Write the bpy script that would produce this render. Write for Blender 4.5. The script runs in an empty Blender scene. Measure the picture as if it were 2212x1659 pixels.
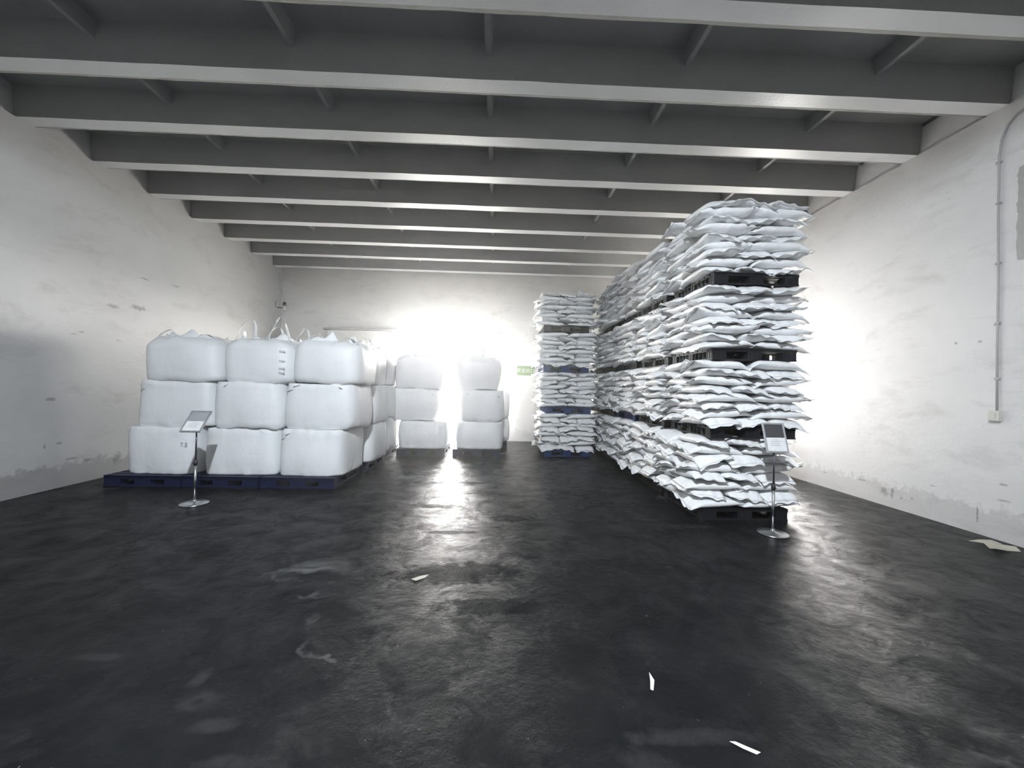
import bpy, bmesh, math, random
from mathutils import Vector, Matrix, noise

scene = bpy.context.scene
C = scene.collection
PI = math.pi

# ------------------------------------------------------------------ camera, light, exposure
YAW, PITCH, ROLL, FPX = 0.0396, 0.0113, 0.0236, 860.0
CAM = Vector((0, 0, 1.5))
F_ = Vector((math.sin(YAW) * math.cos(PITCH), math.cos(YAW) * math.cos(PITCH), math.sin(PITCH)))
R_ = Vector((math.cos(YAW), -math.sin(YAW), 0))
U_ = R_.cross(F_)
R2 = math.cos(ROLL) * R_ + math.sin(ROLL) * U_
U2 = -math.sin(ROLL) * R_ + math.cos(ROLL) * U_
cam = bpy.data.objects.new('camera', bpy.data.cameras.new('camera'))
C.objects.link(cam)
cam.data.sensor_width = 36.0
cam.data.lens = 36.0 * FPX / 2212.0
cam.data.clip_start = 0.05
cam.data.clip_end = 200
cam.matrix_world = Matrix(((R2.x, U2.x, -F_.x, CAM.x), (R2.y, U2.y, -F_.y, CAM.y),
                           (R2.z, U2.z, -F_.z, CAM.z), (0, 0, 0, 1)))
scene.camera = cam
scene.view_settings.view_transform = 'Standard'
scene.view_settings.look = 'None'
scene.view_settings.gamma = 1.0
scene.view_settings.exposure = 0.0
scene.view_settings.use_curve_mapping = False
scene.cycles.use_denoising = True
scene.cycles.max_bounces = 8
scene.cycles.diffuse_bounces = 5
scene.cycles.sample_clamp_indirect = 12.0
scene.cycles.adaptive_threshold = 0.02

world = bpy.data.worlds.new('overcast_sky')
scene.world = world
world.use_nodes = True
wb = world.node_tree.nodes['Background']
wb.inputs[0].default_value = (1.0, 0.975, 0.94, 1)
wb.inputs[1].default_value = 105.0


def area_light(name, loc, direction, sx, sy, power=0.0, portal=False, color=(1, 1, 1), shape='RECTANGLE'):
    ld = bpy.data.lights.new(name, 'AREA')
    ld.shape = shape
    ld.size = sx
    ld.size_y = sy
    ld.energy = power
    ld.color = color
    if portal:
        ld.cycles.is_portal = True
    o = bpy.data.objects.new(name, ld)
    o.location = loc
    o.rotation_euler = Vector(direction).to_track_quat('-Z', 'Y').to_euler()
    C.objects.link(o)
    return o


FAR = 11.36
FDX0, FDX1, FDH = -2.78, 0.02, 3.05          # doorway in the far wall
RDY0, RDY1, RDZ, RDH = 6.95, 8.9, 1.05, 3.35   # window opening in the right wall
area_light('far_door_portal', ((FDX0 + FDX1) / 2, FAR + 0.16, FDH / 2), (0, -1, 0), FDX1 - FDX0, FDH, 1, True)
area_light('right_window_portal', (5.62, (RDY0 + RDY1) / 2, (RDZ + RDH) / 2), (-1, 0, 0), RDY1 - RDY0, RDH - RDZ, 1, True)
area_light('ceiling_lamp_light', (-0.35, -0.35, 4.71), (0, 0.45, -1), 0.14, 0.14, 760.0,
           color=(0.86, 0.93, 1.0), shape='DISK')

# ------------------------------------------------------------------ materials
def new_mat(name):
    m = bpy.data.materials.new(name)
    m.use_nodes = True
    nt = m.node_tree
    return m, nt, nt.nodes['Principled BSDF'], nt.nodes.new


def N(nt, kind, **kw):
    n = nt.nodes.new(kind)
    for k, v in kw.items():
        setattr(n, k, v)
    return n


def tex(nt, kind, scale, detail=4.0, rough=0.5, coord='Object', stretch=(1, 1, 1), dist=0.0):
    co = N(nt, 'ShaderNodeTexCoord')
    mp = N(nt, 'ShaderNodeMapping')
    mp.inputs['Scale'].default_value = stretch
    nt.links.new(co.outputs[coord], mp.inputs[0])
    t = N(nt, kind)
    t.inputs['Scale'].default_value = scale
    if 'Detail' in t.inputs:
        t.inputs['Detail'].default_value = detail
    if kind == 'ShaderNodeTexNoise':
        t.inputs['Roughness'].default_value = rough
        t.inputs['Distortion'].default_value = dist
    nt.links.new(mp.outputs[0], t.inputs['Vector'])
    return t


def ramp(nt, src, stops):
    r = N(nt, 'ShaderNodeValToRGB')
    els = r.color_ramp.elements
    while len(els) < len(stops):
        els.new(0.5)
    for e, (p, c) in zip(els, stops):
        e.position = p
        e.color = (c, c, c, 1) if not isinstance(c, tuple) else (*c, 1)
    nt.links.new(src, r.inputs[0])
    return r


def mixc(nt, fac, a, b, mode='MIX'):
    m = N(nt, 'ShaderNodeMix', data_type='RGBA', blend_type=mode)
    for i, v in ((0, fac), (6, a), (7, b)):
        if hasattr(v, 'is_linked') or hasattr(v, 'links'):
            nt.links.new(v, m.inputs[i])
        elif i == 0:
            m.inputs[0].default_value = v
        else:
            m.inputs[i].default_value = (*v, 1)
    return m.outputs[2]


def bump(nt, bsdf, height, strength, dist=0.02, prev=None):
    b = N(nt, 'ShaderNodeBump')
    b.inputs['Strength'].default_value = strength
    b.inputs['Distance'].default_value = dist
    nt.links.new(height, b.inputs['Height'])
    if prev:
        nt.links.new(prev, b.inputs['Normal'])
    nt.links.new(b.outputs[0], bsdf.inputs['Normal'])
    return b.outputs[0]


def plain(name, col, rough=0.5, metal=0.0, bumpy=0.0, scale=30, var=0.12):
    m, nt, b, _ = new_mat(name)
    t = tex(nt, 'ShaderNodeTexNoise', scale)
    c2 = tuple(x * (1 - var) for x in col)
    r = ramp(nt, t.outputs[0], [(0.3, c2), (0.7, tuple(col))])
    nt.links.new(r.outputs[0], b.inputs['Base Color'])
    b.inputs['Roughness'].default_value = rough
    b.inputs['Metallic'].default_value = metal
    if 'plastic' in name:
        b.inputs['Specular IOR Level'].default_value = 0.2
    if bumpy:
        bump(nt, b, t.outputs[0], bumpy, 0.01)
    return m


def math_n(nt, op, a, b=None, clamp=False):
    m = N(nt, 'ShaderNodeMath', operation=op, use_clamp=clamp)
    for i, v in ((0, a), (1, b)):
        if v is None:
            continue
        if isinstance(v, (int, float)):
            m.inputs[i].default_value = v
        else:
            nt.links.new(v, m.inputs[i])
    return m.outputs[0]


def blot(nt, u, v, marks, wob, amt):
    """ragged oval marks at fixed places on a surface; returns a 0..1 mask"""
    tot = None
    for (a, b_, ra, rb) in marks:
        du = math_n(nt, 'DIVIDE', math_n(nt, 'SUBTRACT', u, a), ra)
        dv = math_n(nt, 'DIVIDE', math_n(nt, 'SUBTRACT', v, b_), rb)
        r2 = math_n(nt, 'ADD', math_n(nt, 'MULTIPLY', du, du), math_n(nt, 'MULTIPLY', dv, dv))
        k = math_n(nt, 'SUBTRACT', 1.0, math_n(nt, 'ADD', r2, math_n(nt, 'MULTIPLY', math_n(nt, 'SUBTRACT', wob, 0.5), 3.2)), True)
        tot = k if tot is None else math_n(nt, 'MAXIMUM', tot, k)
    return math_n(nt, 'MULTIPLY', tot, amt)


def plaster(name, base, seed=0.0, grime=1.0, patch=False, marks=()):
    m, nt, b, _ = new_mat(name)
    big = tex(nt, 'ShaderNodeTexNoise', 0.7, 6, 0.6, stretch=(1, 1, 1.6))
    c = ramp(nt, big.outputs[0], [(0.3, tuple(x * 0.9 for x in base)), (0.65, base)]).outputs[0]
    # long horizontal smudges and grey rubs
    sm = tex(nt, 'ShaderNodeTexNoise', 1.25 + seed, 7, 0.66, stretch=(1, 1, 2.6), dist=0.4)
    smr = ramp(nt, sm.outputs[0], [(0.53, 0.0), (0.74, 0.6 * grime)])
    c = mixc(nt, smr.outputs[0], c, (0.3, 0.29, 0.27))
    # small knocks and chips
    ch = tex(nt, 'ShaderNodeTexNoise', 5.5 + seed, 5, 0.6, stretch=(1, 1, 2.2), dist=0.8)
    chr_ = ramp(nt, ch.outputs[0], [(0.7, 0.0), (0.76, 0.5 * grime)])
    c = mixc(nt, chr_.outputs[0], c, (0.2, 0.19, 0.18))
    # splash dirt near the floor, with its own ragged outline
    geo = N(nt, 'ShaderNodeNewGeometry')
    sep = N(nt, 'ShaderNodeSeparateXYZ')
    nt.links.new(geo.outputs['Position'], sep.inputs[0])
    n2 = tex(nt, 'ShaderNodeTexNoise', 9, 6, 0.7)
    zz = math_n(nt, 'ADD', sep.outputs[2], math_n(nt, 'MULTIPLY', n2.outputs[0], -0.55))
    low = ramp(nt, zz, [(0.0, 0.5 * grime), (0.06, 0.0)])
    c = mixc(nt, low.outputs[0], c, (0.17, 0.16, 0.15))
    if marks:
        wn = tex(nt, 'ShaderNodeTexNoise', 17, 5, 0.65)
        c = mixc(nt, blot(nt, sep.outputs[1], sep.outputs[2], marks, wn.outputs[0], 0.6), c, (0.1, 0.098, 0.095))
    if patch:   # bare render where the paint has come off
        n3 = tex(nt, 'ShaderNodeTexNoise', 4, 4, 0.6)
        yy = math_n(nt, 'ADD', sep.outputs[1], math_n(nt, 'MULTIPLY', n3.outputs[0], 0.12))
        m1 = math_n(nt, 'LESS_THAN', yy, 4.0)
        z2 = math_n(nt, 'ADD', sep.outputs[2], math_n(nt, 'MULTIPLY', n3.outputs[0], 0.1))
        m2 = math_n(nt, 'MULTIPLY', math_n(nt, 'LESS_THAN', z2, 4.0), math_n(nt, 'GREATER_THAN', z2, 3.02))
        mm = math_n(nt, 'MULTIPLY', m1, m2)
        c = mixc(nt, mm, c, (0.36, 0.35, 0.34))
    nt.links.new(c, b.inputs['Base Color'])
    b.inputs['Roughness'].default_value = 0.75
    fine = tex(nt, 'ShaderNodeTexNoise', 26, 8, 0.65)
    p = bump(nt, b, fine.outputs[0], 0.35, 0.012)
    bump(nt, b, big.outputs[0], 0.4, 0.06, p)
    return m


def floor_mat():
    m, nt, b, _ = new_mat('worn_dark_floor')
    n1 = tex(nt, 'ShaderNodeTexNoise', 0.9, 8, 0.6, stretch=(1, 1.6, 1), dist=0.3)
    c = ramp(nt, n1.outputs[0], [(0.3, (0.0052, 0.0058, 0.0062)), (0.72, (0.0115, 0.012, 0.0121))]).outputs[0]
    n2 = tex(nt, 'ShaderNodeTexNoise', 2.1, 9, 0.7, dist=0.5)
    r2 = ramp(nt, n2.outputs[0], [(0.55, 0.0), (0.82, 0.4)])
    c = mixc(nt, r2.outputs[0], c, (0.06, 0.058, 0.056))
    # cracks with pale edges
    wob = tex(nt, 'ShaderNodeTexNoise', 1.6, 5, 0.6)
    co = N(nt, 'ShaderNodeTexCoord')
    add = mixc(nt, 0.22, (0, 0, 0), (0, 0, 0))
    mv = N(nt, 'ShaderNodeVectorMath', operation='MULTIPLY_ADD')
    nt.links.new(wob.outputs['Color'], mv.inputs[0])
    mv.inputs[1].default_value = (0.9, 0.9, 0)
    nt.links.new(co.outputs['Object'], mv.inputs[2])
    vo = N(nt, 'ShaderNodeTexVoronoi', feature='DISTANCE_TO_EDGE')
    vo.inputs['Scale'].default_value = 0.42
    nt.links.new(mv.outputs[0], vo.inputs['Vector'])
    crack = ramp(nt, vo.outputs['Distance'], [(0.0, 1.0), (0.012, 0.0)])
    n3 = tex(nt, 'ShaderNodeTexNoise', 1.1, 4, 0.6)
    gate = ramp(nt, n3.outputs[0], [(0.55, 0.0), (0.68, 0.4)])
    cm = math_n(nt, 'MULTIPLY', crack.outputs[0], gate.outputs[0])
    c = mixc(nt, cm, c, (0.2, 0.2, 0.19))
    sp3 = N(nt, 'ShaderNodeSeparateXYZ')
    nt.links.new(co.outputs['Object'], sp3.inputs[0])
    wn = tex(nt, 'ShaderNodeTexNoise', 9, 6, 0.7)
    pale = blot(nt, sp3.outputs[0], sp3.outputs[1], ((-1.36, 1.94, 0.1, 0.08), (-1.46, 2.1, 0.05, 0.1), (-1.2, 1.8, 0.12, 0.05),
                (-1.0, 1.62, 0.16, 0.05), (2.25, 1.72, 0.12, 0.03), (2.05, 1.6, 0.14, 0.04), (0.9, 1.72, 0.35, 0.05),
                (-2.1, 2.25, 0.16, 0.04), (2.2, 4.4, 0.35, 0.09), (-4.9, 4.3, 0.12, 0.05), (-4.7, 3.7, 0.2, 0.06)), wn.outputs[0], 0.26)
    c = mixc(nt, pale, c, (0.05, 0.05, 0.048))
    hol = blot(nt, sp3.outputs[0], sp3.outputs[1], ((-1.36, 1.935, 0.035, 0.025),), wn.outputs[0], 0.9)
    c = mixc(nt, hol, c, (0.012, 0.012, 0.012))
    worn = blot(nt, sp3.outputs[0], sp3.outputs[1], ((-0.25, 3.25, 0.6, 0.22), (-0.4, 4.15, 0.35, 0.06), (-0.7, 5.05, 0.4, 0.1),
                (0.2, 4.6, 0.3, 0.14), (-0.5, 6.3, 0.5, 0.12), (0.05, 2.75, 0.5, 0.12)), wn.outputs[0], 1.6)
    # grit specks
    sp = tex(nt, 'ShaderNodeTexNoise', 38, 2, 0.5)
    spr = ramp(nt, sp.outputs[0], [(0.75, 0.0), (0.79, 0.5)])
    c = mixc(nt, spr.outputs[0], c, (0.25, 0.25, 0.25))
    nt.links.new(c, b.inputs['Base Color'])
    n4 = tex(nt, 'ShaderNodeTexNoise', 1.7, 8, 0.68, dist=0.6)
    rr = ramp(nt, n4.outputs[0], [(0.36, 0.19), (0.52, 0.235), (0.64, 0.32)])
    nt.links.new(rr.outputs[0], b.inputs['Roughness'])
    n6 = tex(nt, 'ShaderNodeTexNoise', 3.4, 9, 0.72, dist=0.7)
    sr = ramp(nt, n6.outputs[0], [(0.38, 0.012), (0.5, 0.042), (0.63, 0.11)])
    keep = math_n(nt, 'SUBTRACT', 1.0, math_n(nt, 'MINIMUM', worn, 0.85))
    nt.links.new(math_n(nt, 'MULTIPLY', sr.outputs[0], keep), b.inputs['Specular IOR Level'])
    n5 = tex(nt, 'ShaderNodeTexNoise', 11, 10, 0.68)
    p = bump(nt, b, n5.outputs[0], 0.75, 0.014)
    bump(nt, b, n4.outputs[0], 0.25, 0.05, p)
    return m


def sack_mat(name='white_woven_sack'):
    m, nt, b, _ = new_mat(name)
    oi = N(nt, 'ShaderNodeObjectInfo')
    t = tex(nt, 'ShaderNodeTexNoise', 6, 5, 0.6)
    c = ramp(nt, t.outputs[0], [(0.3, (0.74, 0.745, 0.75)), (0.7, (0.83, 0.835, 0.84))]).outputs[0]
    # pale label band across the middle and faint grey print, differing from sack to sack
    co = N(nt, 'ShaderNodeTexCoord')
    sep = N(nt, 'ShaderNodeSeparateXYZ')
    nt.links.new(co.outputs['Object'], sep.inputs[0])
    sh = math_n(nt, 'MULTIPLY', math_n(nt, 'SUBTRACT', oi.outputs['Random'], 0.5), 0.3)
    x = math_n(nt, 'ADD', sep.outputs[0], sh)
    band = math_n(nt, 'LESS_THAN', math_n(nt, 'ABSOLUTE', x), 0.055)
    on = math_n(nt, 'GREATER_THAN', math_n(nt, 'FRACT', math_n(nt, 'MULTIPLY', oi.outputs['Random'], 7.31)), 0.6)
    c = mixc(nt, math_n(nt, 'MULTIPLY', math_n(nt, 'MULTIPLY', band, on), 0.7), c, (0.88, 0.88, 0.88))
    br = tex(nt, 'ShaderNodeTexNoise', 55, 1, 0.4, stretch=(1.4, 0.5, 0.5))
    let = math_n(nt, 'GREATER_THAN', br.outputs[0], 0.56)
    row = math_n(nt, 'LESS_THAN', math_n(nt, 'ABSOLUTE', math_n(nt, 'SUBTRACT', sep.outputs[2], 0.022)), 0.009)
    x2 = math_n(nt, 'SUBTRACT', x, 0.06)
    rng = math_n(nt, 'LESS_THAN', math_n(nt, 'ABSOLUTE', x2), 0.1)
    on2 = math_n(nt, 'GREATER_THAN', math_n(nt, 'FRACT', math_n(nt, 'MULTIPLY', oi.outputs['Random'], 3.77)), 0.72)
    pm = math_n(nt, 'MULTIPLY', math_n(nt, 'MULTIPLY', let, row), math_n(nt, 'MULTIPLY', rng, on2))
    c = mixc(nt, math_n(nt, 'MULTIPLY', pm, 0.55), c, (0.35, 0.36, 0.4))
    nt.links.new(c, b.inputs['Base Color'])
    b.inputs['Roughness'].default_value = 0.36
    b.inputs['Specular IOR Level'].default_value = 0.5
    w = tex(nt, 'ShaderNodeTexNoise', 16, 4, 0.55, stretch=(1, 1.6, 1.6), dist=1.2)
    bump(nt, b, w.outputs[0], 0.45, 0.02)
    return m


def bag_mat():
    m, nt, b, _ = new_mat('white_bulk_bag_cloth')
    t = tex(nt, 'ShaderNodeTexNoise', 2.2, 5, 0.6)
    c = ramp(nt, t.outputs[0], [(0.3, (0.7, 0.715, 0.72)), (0.7, (0.78, 0.79, 0.8))])
    nt.links.new(c.outputs[0], b.inputs['Base Color'])
    b.inputs['Roughness'].default_value = 0.5
    w = tex(nt, 'ShaderNodeTexNoise', 9, 5, 0.6, dist=0.8)
    f = tex(nt, 'ShaderNodeTexNoise', 2.4, 3, 0.5, stretch=(1, 1, 0.35))
    p = bump(nt, b, w.outputs[0], 0.13, 0.02)
    bump(nt, b, f.outputs[0], 0.4, 0.05, p)
    return m


def concrete(name, a, b_, rough=0.8, sheen=0.0):
    m, nt, b, _ = new_mat(name)
    t = tex(nt, 'ShaderNodeTexNoise', 1.3, 7, 0.62, stretch=(0.6, 1, 1))
    c = ramp(nt, t.outputs[0], [(0.32, a), (0.68, b_)]).outputs[0]
    s = tex(nt, 'ShaderNodeTexNoise', 4.5, 6, 0.7, dist=0.6)
    sr = ramp(nt, s.outputs[0], [(0.66, 0.0), (0.76, 0.5)])
    c = mixc(nt, sr.outputs[0], c, tuple(x * 0.5 for x in a))
    nt.links.new(c, b.inputs['Base Color'])
    b.inputs['Roughness'].default_value = rough
    f = tex(nt, 'ShaderNodeTexNoise', 30, 6, 0.6)
    bump(nt, b, f.outputs[0], 0.25, 0.01)
    return m


M_floor = floor_mat()
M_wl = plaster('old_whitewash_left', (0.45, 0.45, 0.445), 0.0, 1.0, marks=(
    (6.54, 0.25, 0.09, 0.12), (6.08, 0.31, 0.07, 0.03), (5.85, 0.37, 0.1, 0.02), (5.68, 0.61, 0.06, 0.015), (5.55, 1.21, 0.09, 0.03),
    (6.39, 2.63, 0.12, 0.035), (6.85, 2.69, 0.18, 0.05), (6.5, 2.11, 0.07, 0.012), (5.92, 2.16, 0.05, 0.02), (5.81, 2.12, 0.06, 0.012),
    (6.95, 3.2, 0.12, 0.02), (7.6, 3.25, 0.1, 0.02), (5.5, 0.59, 0.02, 0.04)))
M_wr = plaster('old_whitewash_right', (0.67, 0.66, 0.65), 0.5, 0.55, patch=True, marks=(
    (5.34, 0.19, 0.07, 0.07), (5.23, 0.2, 0.03, 0.09), (5.11, 0.16, 0.02, 0.03), (4.97, 0.19, 0.02, 0.03), (4.26, 0.22, 0.014, 0.1),
    (4.03, 0.6, 0.045, 0.014), (4.72, 0.42, 0.05, 0.008), (4.02, 0.43, 0.08, 0.015), (4.49, 2.16, 0.02, 0.018), (4.25, 2.15, 0.025, 0.018),
    (5.69, 0.27, 0.08, 0.02), (6.38, 0.24, 0.09, 0.012)))
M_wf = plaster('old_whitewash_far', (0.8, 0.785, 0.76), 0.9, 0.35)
M_beam = concrete('painted_concrete_beam', (0.23, 0.23, 0.228), (0.3, 0.3, 0.295), 0.6)  # beam faces darkened, their shade is put into the colour
M_soffit = concrete('lit_beam_underside', (0.72, 0.72, 0.72), (0.82, 0.82, 0.82), 0.3)  # same beams, made paler underneath to paint in the light from below
M_leg2 = concrete('bare_concrete_joint', (0.2, 0.2, 0.19), (0.3, 0.3, 0.28), 0.85)
M_slab = concrete('grey_concrete_slab', (0.22, 0.22, 0.215), (0.3, 0.295, 0.29), 0.85)
M_out = concrete('outdoor_concrete', (0.45, 0.45, 0.44), (0.55, 0.55, 0.53), 0.9)
M_door = plain('white_door_sheet', (0.74, 0.73, 0.7), 0.5)
M_sack = sack_mat()
M_bag = bag_mat()
M_strap = plain('white_webbing', (0.72, 0.73, 0.73), 0.6, bumpy=0.3, scale=80)
M_blue = plain('navy_blue_plastic', (0.007, 0.012, 0.042), 0.5)
M_brightblue = plain('bright_blue_plastic', (0.014, 0.035, 0.125), 0.5)
M_black = plain('black_plastic', (0.010, 0.010, 0.012), 0.62)
M_chrome = plain('brushed_steel', (0.55, 0.56, 0.58), 0.28, 1.0)
M_pole = plain('dark_steel_tube', (0.22, 0.22, 0.26), 0.3, 0.9)
M_frame = plain('silver_aluminium', (0.62, 0.63, 0.65), 0.35, 0.8)
M_dark = plain('black_rubber', (0.02, 0.02, 0.022), 0.5)
M_backing = plain('grey_backing_card', (0.32, 0.33, 0.34), 0.55)
M_backing_dark = plain('dark_backing_card', (0.055, 0.055, 0.06), 0.5)
M_paper = plain('white_paper', (0.75, 0.76, 0.76), 0.6)
M_ink = plain('grey_print', (0.4, 0.41, 0.43), 0.7)
M_faint = plain('faint_print', (0.66, 0.67, 0.69), 0.7)
M_green = plain('faded_green_sign', (0.17, 0.24, 0.12), 0.5)
M_white = plain('white_enamel', (0.8, 0.85, 0.75), 0.5)
M_card = plain('dusty_cardboard', (0.42, 0.4, 0.33), 0.8, bumpy=0.3)
M_pipe = plain('grey_conduit', (0.4, 0.39, 0.38), 0.5)
M_switch = plain('cream_plastic', (0.62, 0.6, 0.55), 0.4)
M_hole = plain('dark_gap', (0.05, 0.05, 0.05), 0.9)

# ------------------------------------------------------------------ mesh helpers
def bm_box(bm, x0, x1, y0, y1, z0, z1):
    vs = [bm.verts.new((x, y, z)) for z in (z0, z1) for x, y in ((x0, y0), (x1, y0), (x1, y1), (x0, y1))]
    for f in ((3, 2, 1, 0), (4, 5, 6, 7), (0, 1, 5, 4), (1, 2, 6, 5), (2, 3, 7, 6), (3, 0, 4, 7)):
        bm.faces.new([vs[i] for i in f])
    return vs


def bm_prism(bm, pts, z0, z1):
    """pts: plan outline, counter-clockwise; z0/z1 heights"""
    lo = [bm.verts.new((x, y, z0)) for x, y in pts]
    hi = [bm.verts.new((x, y, z1)) for x, y in pts]
    n = len(pts)
    bm.faces.new(list(reversed(lo)))
    bm.faces.new(hi)
    for i in range(n):
        j = (i + 1) % n
        bm.faces.new((lo[i], lo[j], hi[j], hi[i]))


def bm_tube(bm, pts, r, seg=10, flat=None):
    rings = []
    n = len(pts)
    for i, p in enumerate(pts):
        p = Vector(p)
        d = (Vector(pts[min(i + 1, n - 1)]) - Vector(pts[max(i - 1, 0)])).normalized()
        a = d.cross(Vector((0, 0, 1)))
        if a.length < 0.05:
            a = d.cross(Vector((0, 1, 0)))
        a.normalize()
        b = d.cross(a).normalized()
        rr = r[i] if isinstance(r, (list, tuple)) else r
        ra, rb = (rr, rr) if flat is None else (rr * flat[0], rr * flat[1])
        rings.append([bm.verts.new(p + a * ra * math.cos(2 * PI * k / seg) + b * rb * math.sin(2 * PI * k / seg))
                      for k in range(seg)])
    for i in range(n - 1):
        for k in range(seg):
            bm.faces.new((rings[i][k], rings[i][(k + 1) % seg], rings[i + 1][(k + 1) % seg], rings[i + 1][k]))
    bm.faces.new(list(reversed(rings[0])))
    bm.faces.new(rings[-1])


def bm_lathe(bm, prof, seg=32, c=(0, 0, 0)):
    rings = []
    for r, z in prof:
        rings.append([bm.verts.new((c[0] + r * math.cos(2 * PI * k / seg), c[1] + r * math.sin(2 * PI * k / seg), c[2] + z))
                      for k in range(seg)])
    for i in range(len(rings) - 1):
        for k in range(seg):
            bm.faces.new((rings[i][k], rings[i][(k + 1) % seg], rings[i + 1][(k + 1) % seg], rings[i + 1][k]))
    bm.faces.new(list(reversed(rings[0])))
    bm.faces.new(rings[-1])


def mesh_of(name, bm, mat, smooth=False):
    bmesh.ops.recalc_face_normals(bm, faces=bm.faces)
    me = bpy.data.meshes.new(name)
    bm.to_mesh(me)
    bm.free()
    me.materials.append(mat)
    if smooth:
        for p in me.polygons:
            p.use_smooth = True
    return me


def obj(name, data, parent=None, loc=(0, 0, 0), rot=(0, 0, 0)):
    o = bpy.data.objects.new(name, data)
    C.objects.link(o)
    o.location = loc
    o.rotation_euler = rot
    if parent:
        o.parent = parent
    return o


def part(name, bm, mat, parent, smooth=False, bevel=0.0, **kw):
    o = obj(name, mesh_of(name, bm, mat, smooth), parent, **kw)
    if bevel:
        md = o.modifiers.new('bevel', 'BEVEL')
        md.width = bevel
        md.segments = 2
        md.limit_method = 'ANGLE'
    return o


def tag(o, label, cat, group=None):
    o['label'] = label
    o['category'] = cat
    if group:
        o['group'] = group
    return o


def empty(name, loc=(0, 0, 0), rz=0.0):
    o = obj(name, None, None, loc, (0, 0, rz))
    o.empty_display_size = 0.1
    return o


def structure(name, bm, mat, smooth=False, parent=None):
    o = obj(name, mesh_of(name, bm, mat, smooth), parent)
    o['kind'] = 'structure'
    return o


# ------------------------------------------------------------------ the room
def xl(y):
    return -5.917 - 0.0238 * (y - 5)


def xr(y):
    return 5.424 + 0.0146 * (y - 5)


def far(x):
    return FAR - 0.009 * x


ZB, ZS = 4.67, 5.05          # beam underside, slab underside
YB0 = -3.5

bm = bmesh.new()
bm_box(bm, -7.2, 6.6, YB0 - 0.3, FAR + 0.45, -0.2, 0.0)
structure('floor', bm, M_floor)

bm = bmesh.new()
bm_box(bm, -40, 40, -40, YB0 - 0.3, -0.2, -0.01)
bm_box(bm, -40, 40, FAR + 0.45, 50, -0.2, -0.01)
bm_box(bm, 6.6, 40, YB0 - 0.3, FAR + 0.45, -0.2, -0.01)
structure('ground_outside', bm, M_out)

# left wall (its top stops at the beams; the slab's end rib sits a little back above it)
def side_wall(bm, fn, y0, y1, z0, z1, t, out=0.0):
    s = 1 if t > 0 else -1
    a, b = (fn(y0) + out * s, y0), (fn(y1) + out * s, y1)
    c, d = (fn(y1) + t, y1), (fn(y0) + t, y0)
    pts = [a, d, c, b] if s > 0 else [a, b, c, d]
    bm_prism(bm, pts, z0, z1)


bm = bmesh.new()
side_wall(bm, xl, YB0, FAR + 0.4, 0, ZB, -0.35)
side_wall(bm, xl, YB0, FAR + 0.4, ZB, ZS + 0.2, -0.35, 0.035)
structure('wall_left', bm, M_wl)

bm = bmesh.new()
side_wall(bm, xr, YB0, RDY0, 0, ZB, 0.3)
side_wall(bm, xr, RDY1, FAR + 0.4, 0, ZB, 0.3)
side_wall(bm, xr, RDY0, RDY1, RDH, ZB, 0.3)
side_wall(bm, xr, RDY0, RDY1, 0, RDZ, 0.3)
side_wall(bm, xr, YB0, FAR + 0.4, ZB, ZS + 0.2, 0.3, 0.035)
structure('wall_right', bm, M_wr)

bm = bmesh.new()
def far_seg(x0, x1, z0, z1):
    bm_prism(bm, [(x0, far(x0)), (x1, far(x1)), (x1, far(x1) + 0.3), (x0, far(x0) + 0.3)], z0, z1)
far_seg(-6.3, FDX0, 0, ZS)
far_seg(FDX1, 5.6, 0, ZS)
far_seg(FDX0, FDX1, FDH, ZS)
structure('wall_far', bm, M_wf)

bm = bmesh.new()
bm_box(bm, -6.2, 5.6, YB0 - 0.3, YB0, 0, ZS)
structure('wall_back', bm, M_wf)

# ceiling slab with its small cross ribs
bm = bmesh.new()
bm_box(bm, -6.4, 5.9, YB0 - 0.3, FAR + 0.4, ZS, ZS + 0.2)
beam_y = [-2.75, -1.78, -0.8, 0.2, 1.17, 2.14, 3.12, 4.066, 4.999, 5.952, 6.92, 7.91, 8.901, 9.859, 10.869]
for i, y in enumerate(beam_y[3:-1]):
    y1 = beam_y[3 + i + 1]
    for x in (-4.1, -2.14, -0.16, 1.9, 3.93):
        # haunch: deeper at the beam, running across the bay
        vs = [bm.verts.new(p) for p in (
            (x - 0.045, y + 0.2, ZS + 0.01), (x + 0.045, y + 0.2, ZS + 0.01),
            (x + 0.045, y1 + 0.03, ZS + 0.01), (x - 0.045, y1 + 0.03, ZS + 0.01),
            (x - 0.025, y + 0.2, ZS - 0.16), (x + 0.025, y + 0.2, ZS - 0.16),
            (x + 0.025, y1 + 0.03, ZS - 0.16), (x - 0.025, y1 + 0.03, ZS - 0.16))]
        for f in ((0, 1, 2, 3), (7, 6, 5, 4), (0, 4, 5, 1), (1, 5, 6, 2), (2, 6, 7, 3), (3, 7, 4, 0)):
            bm.faces.new([vs[k] for k in f])
structure('ceiling', bm, M_slab)

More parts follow.
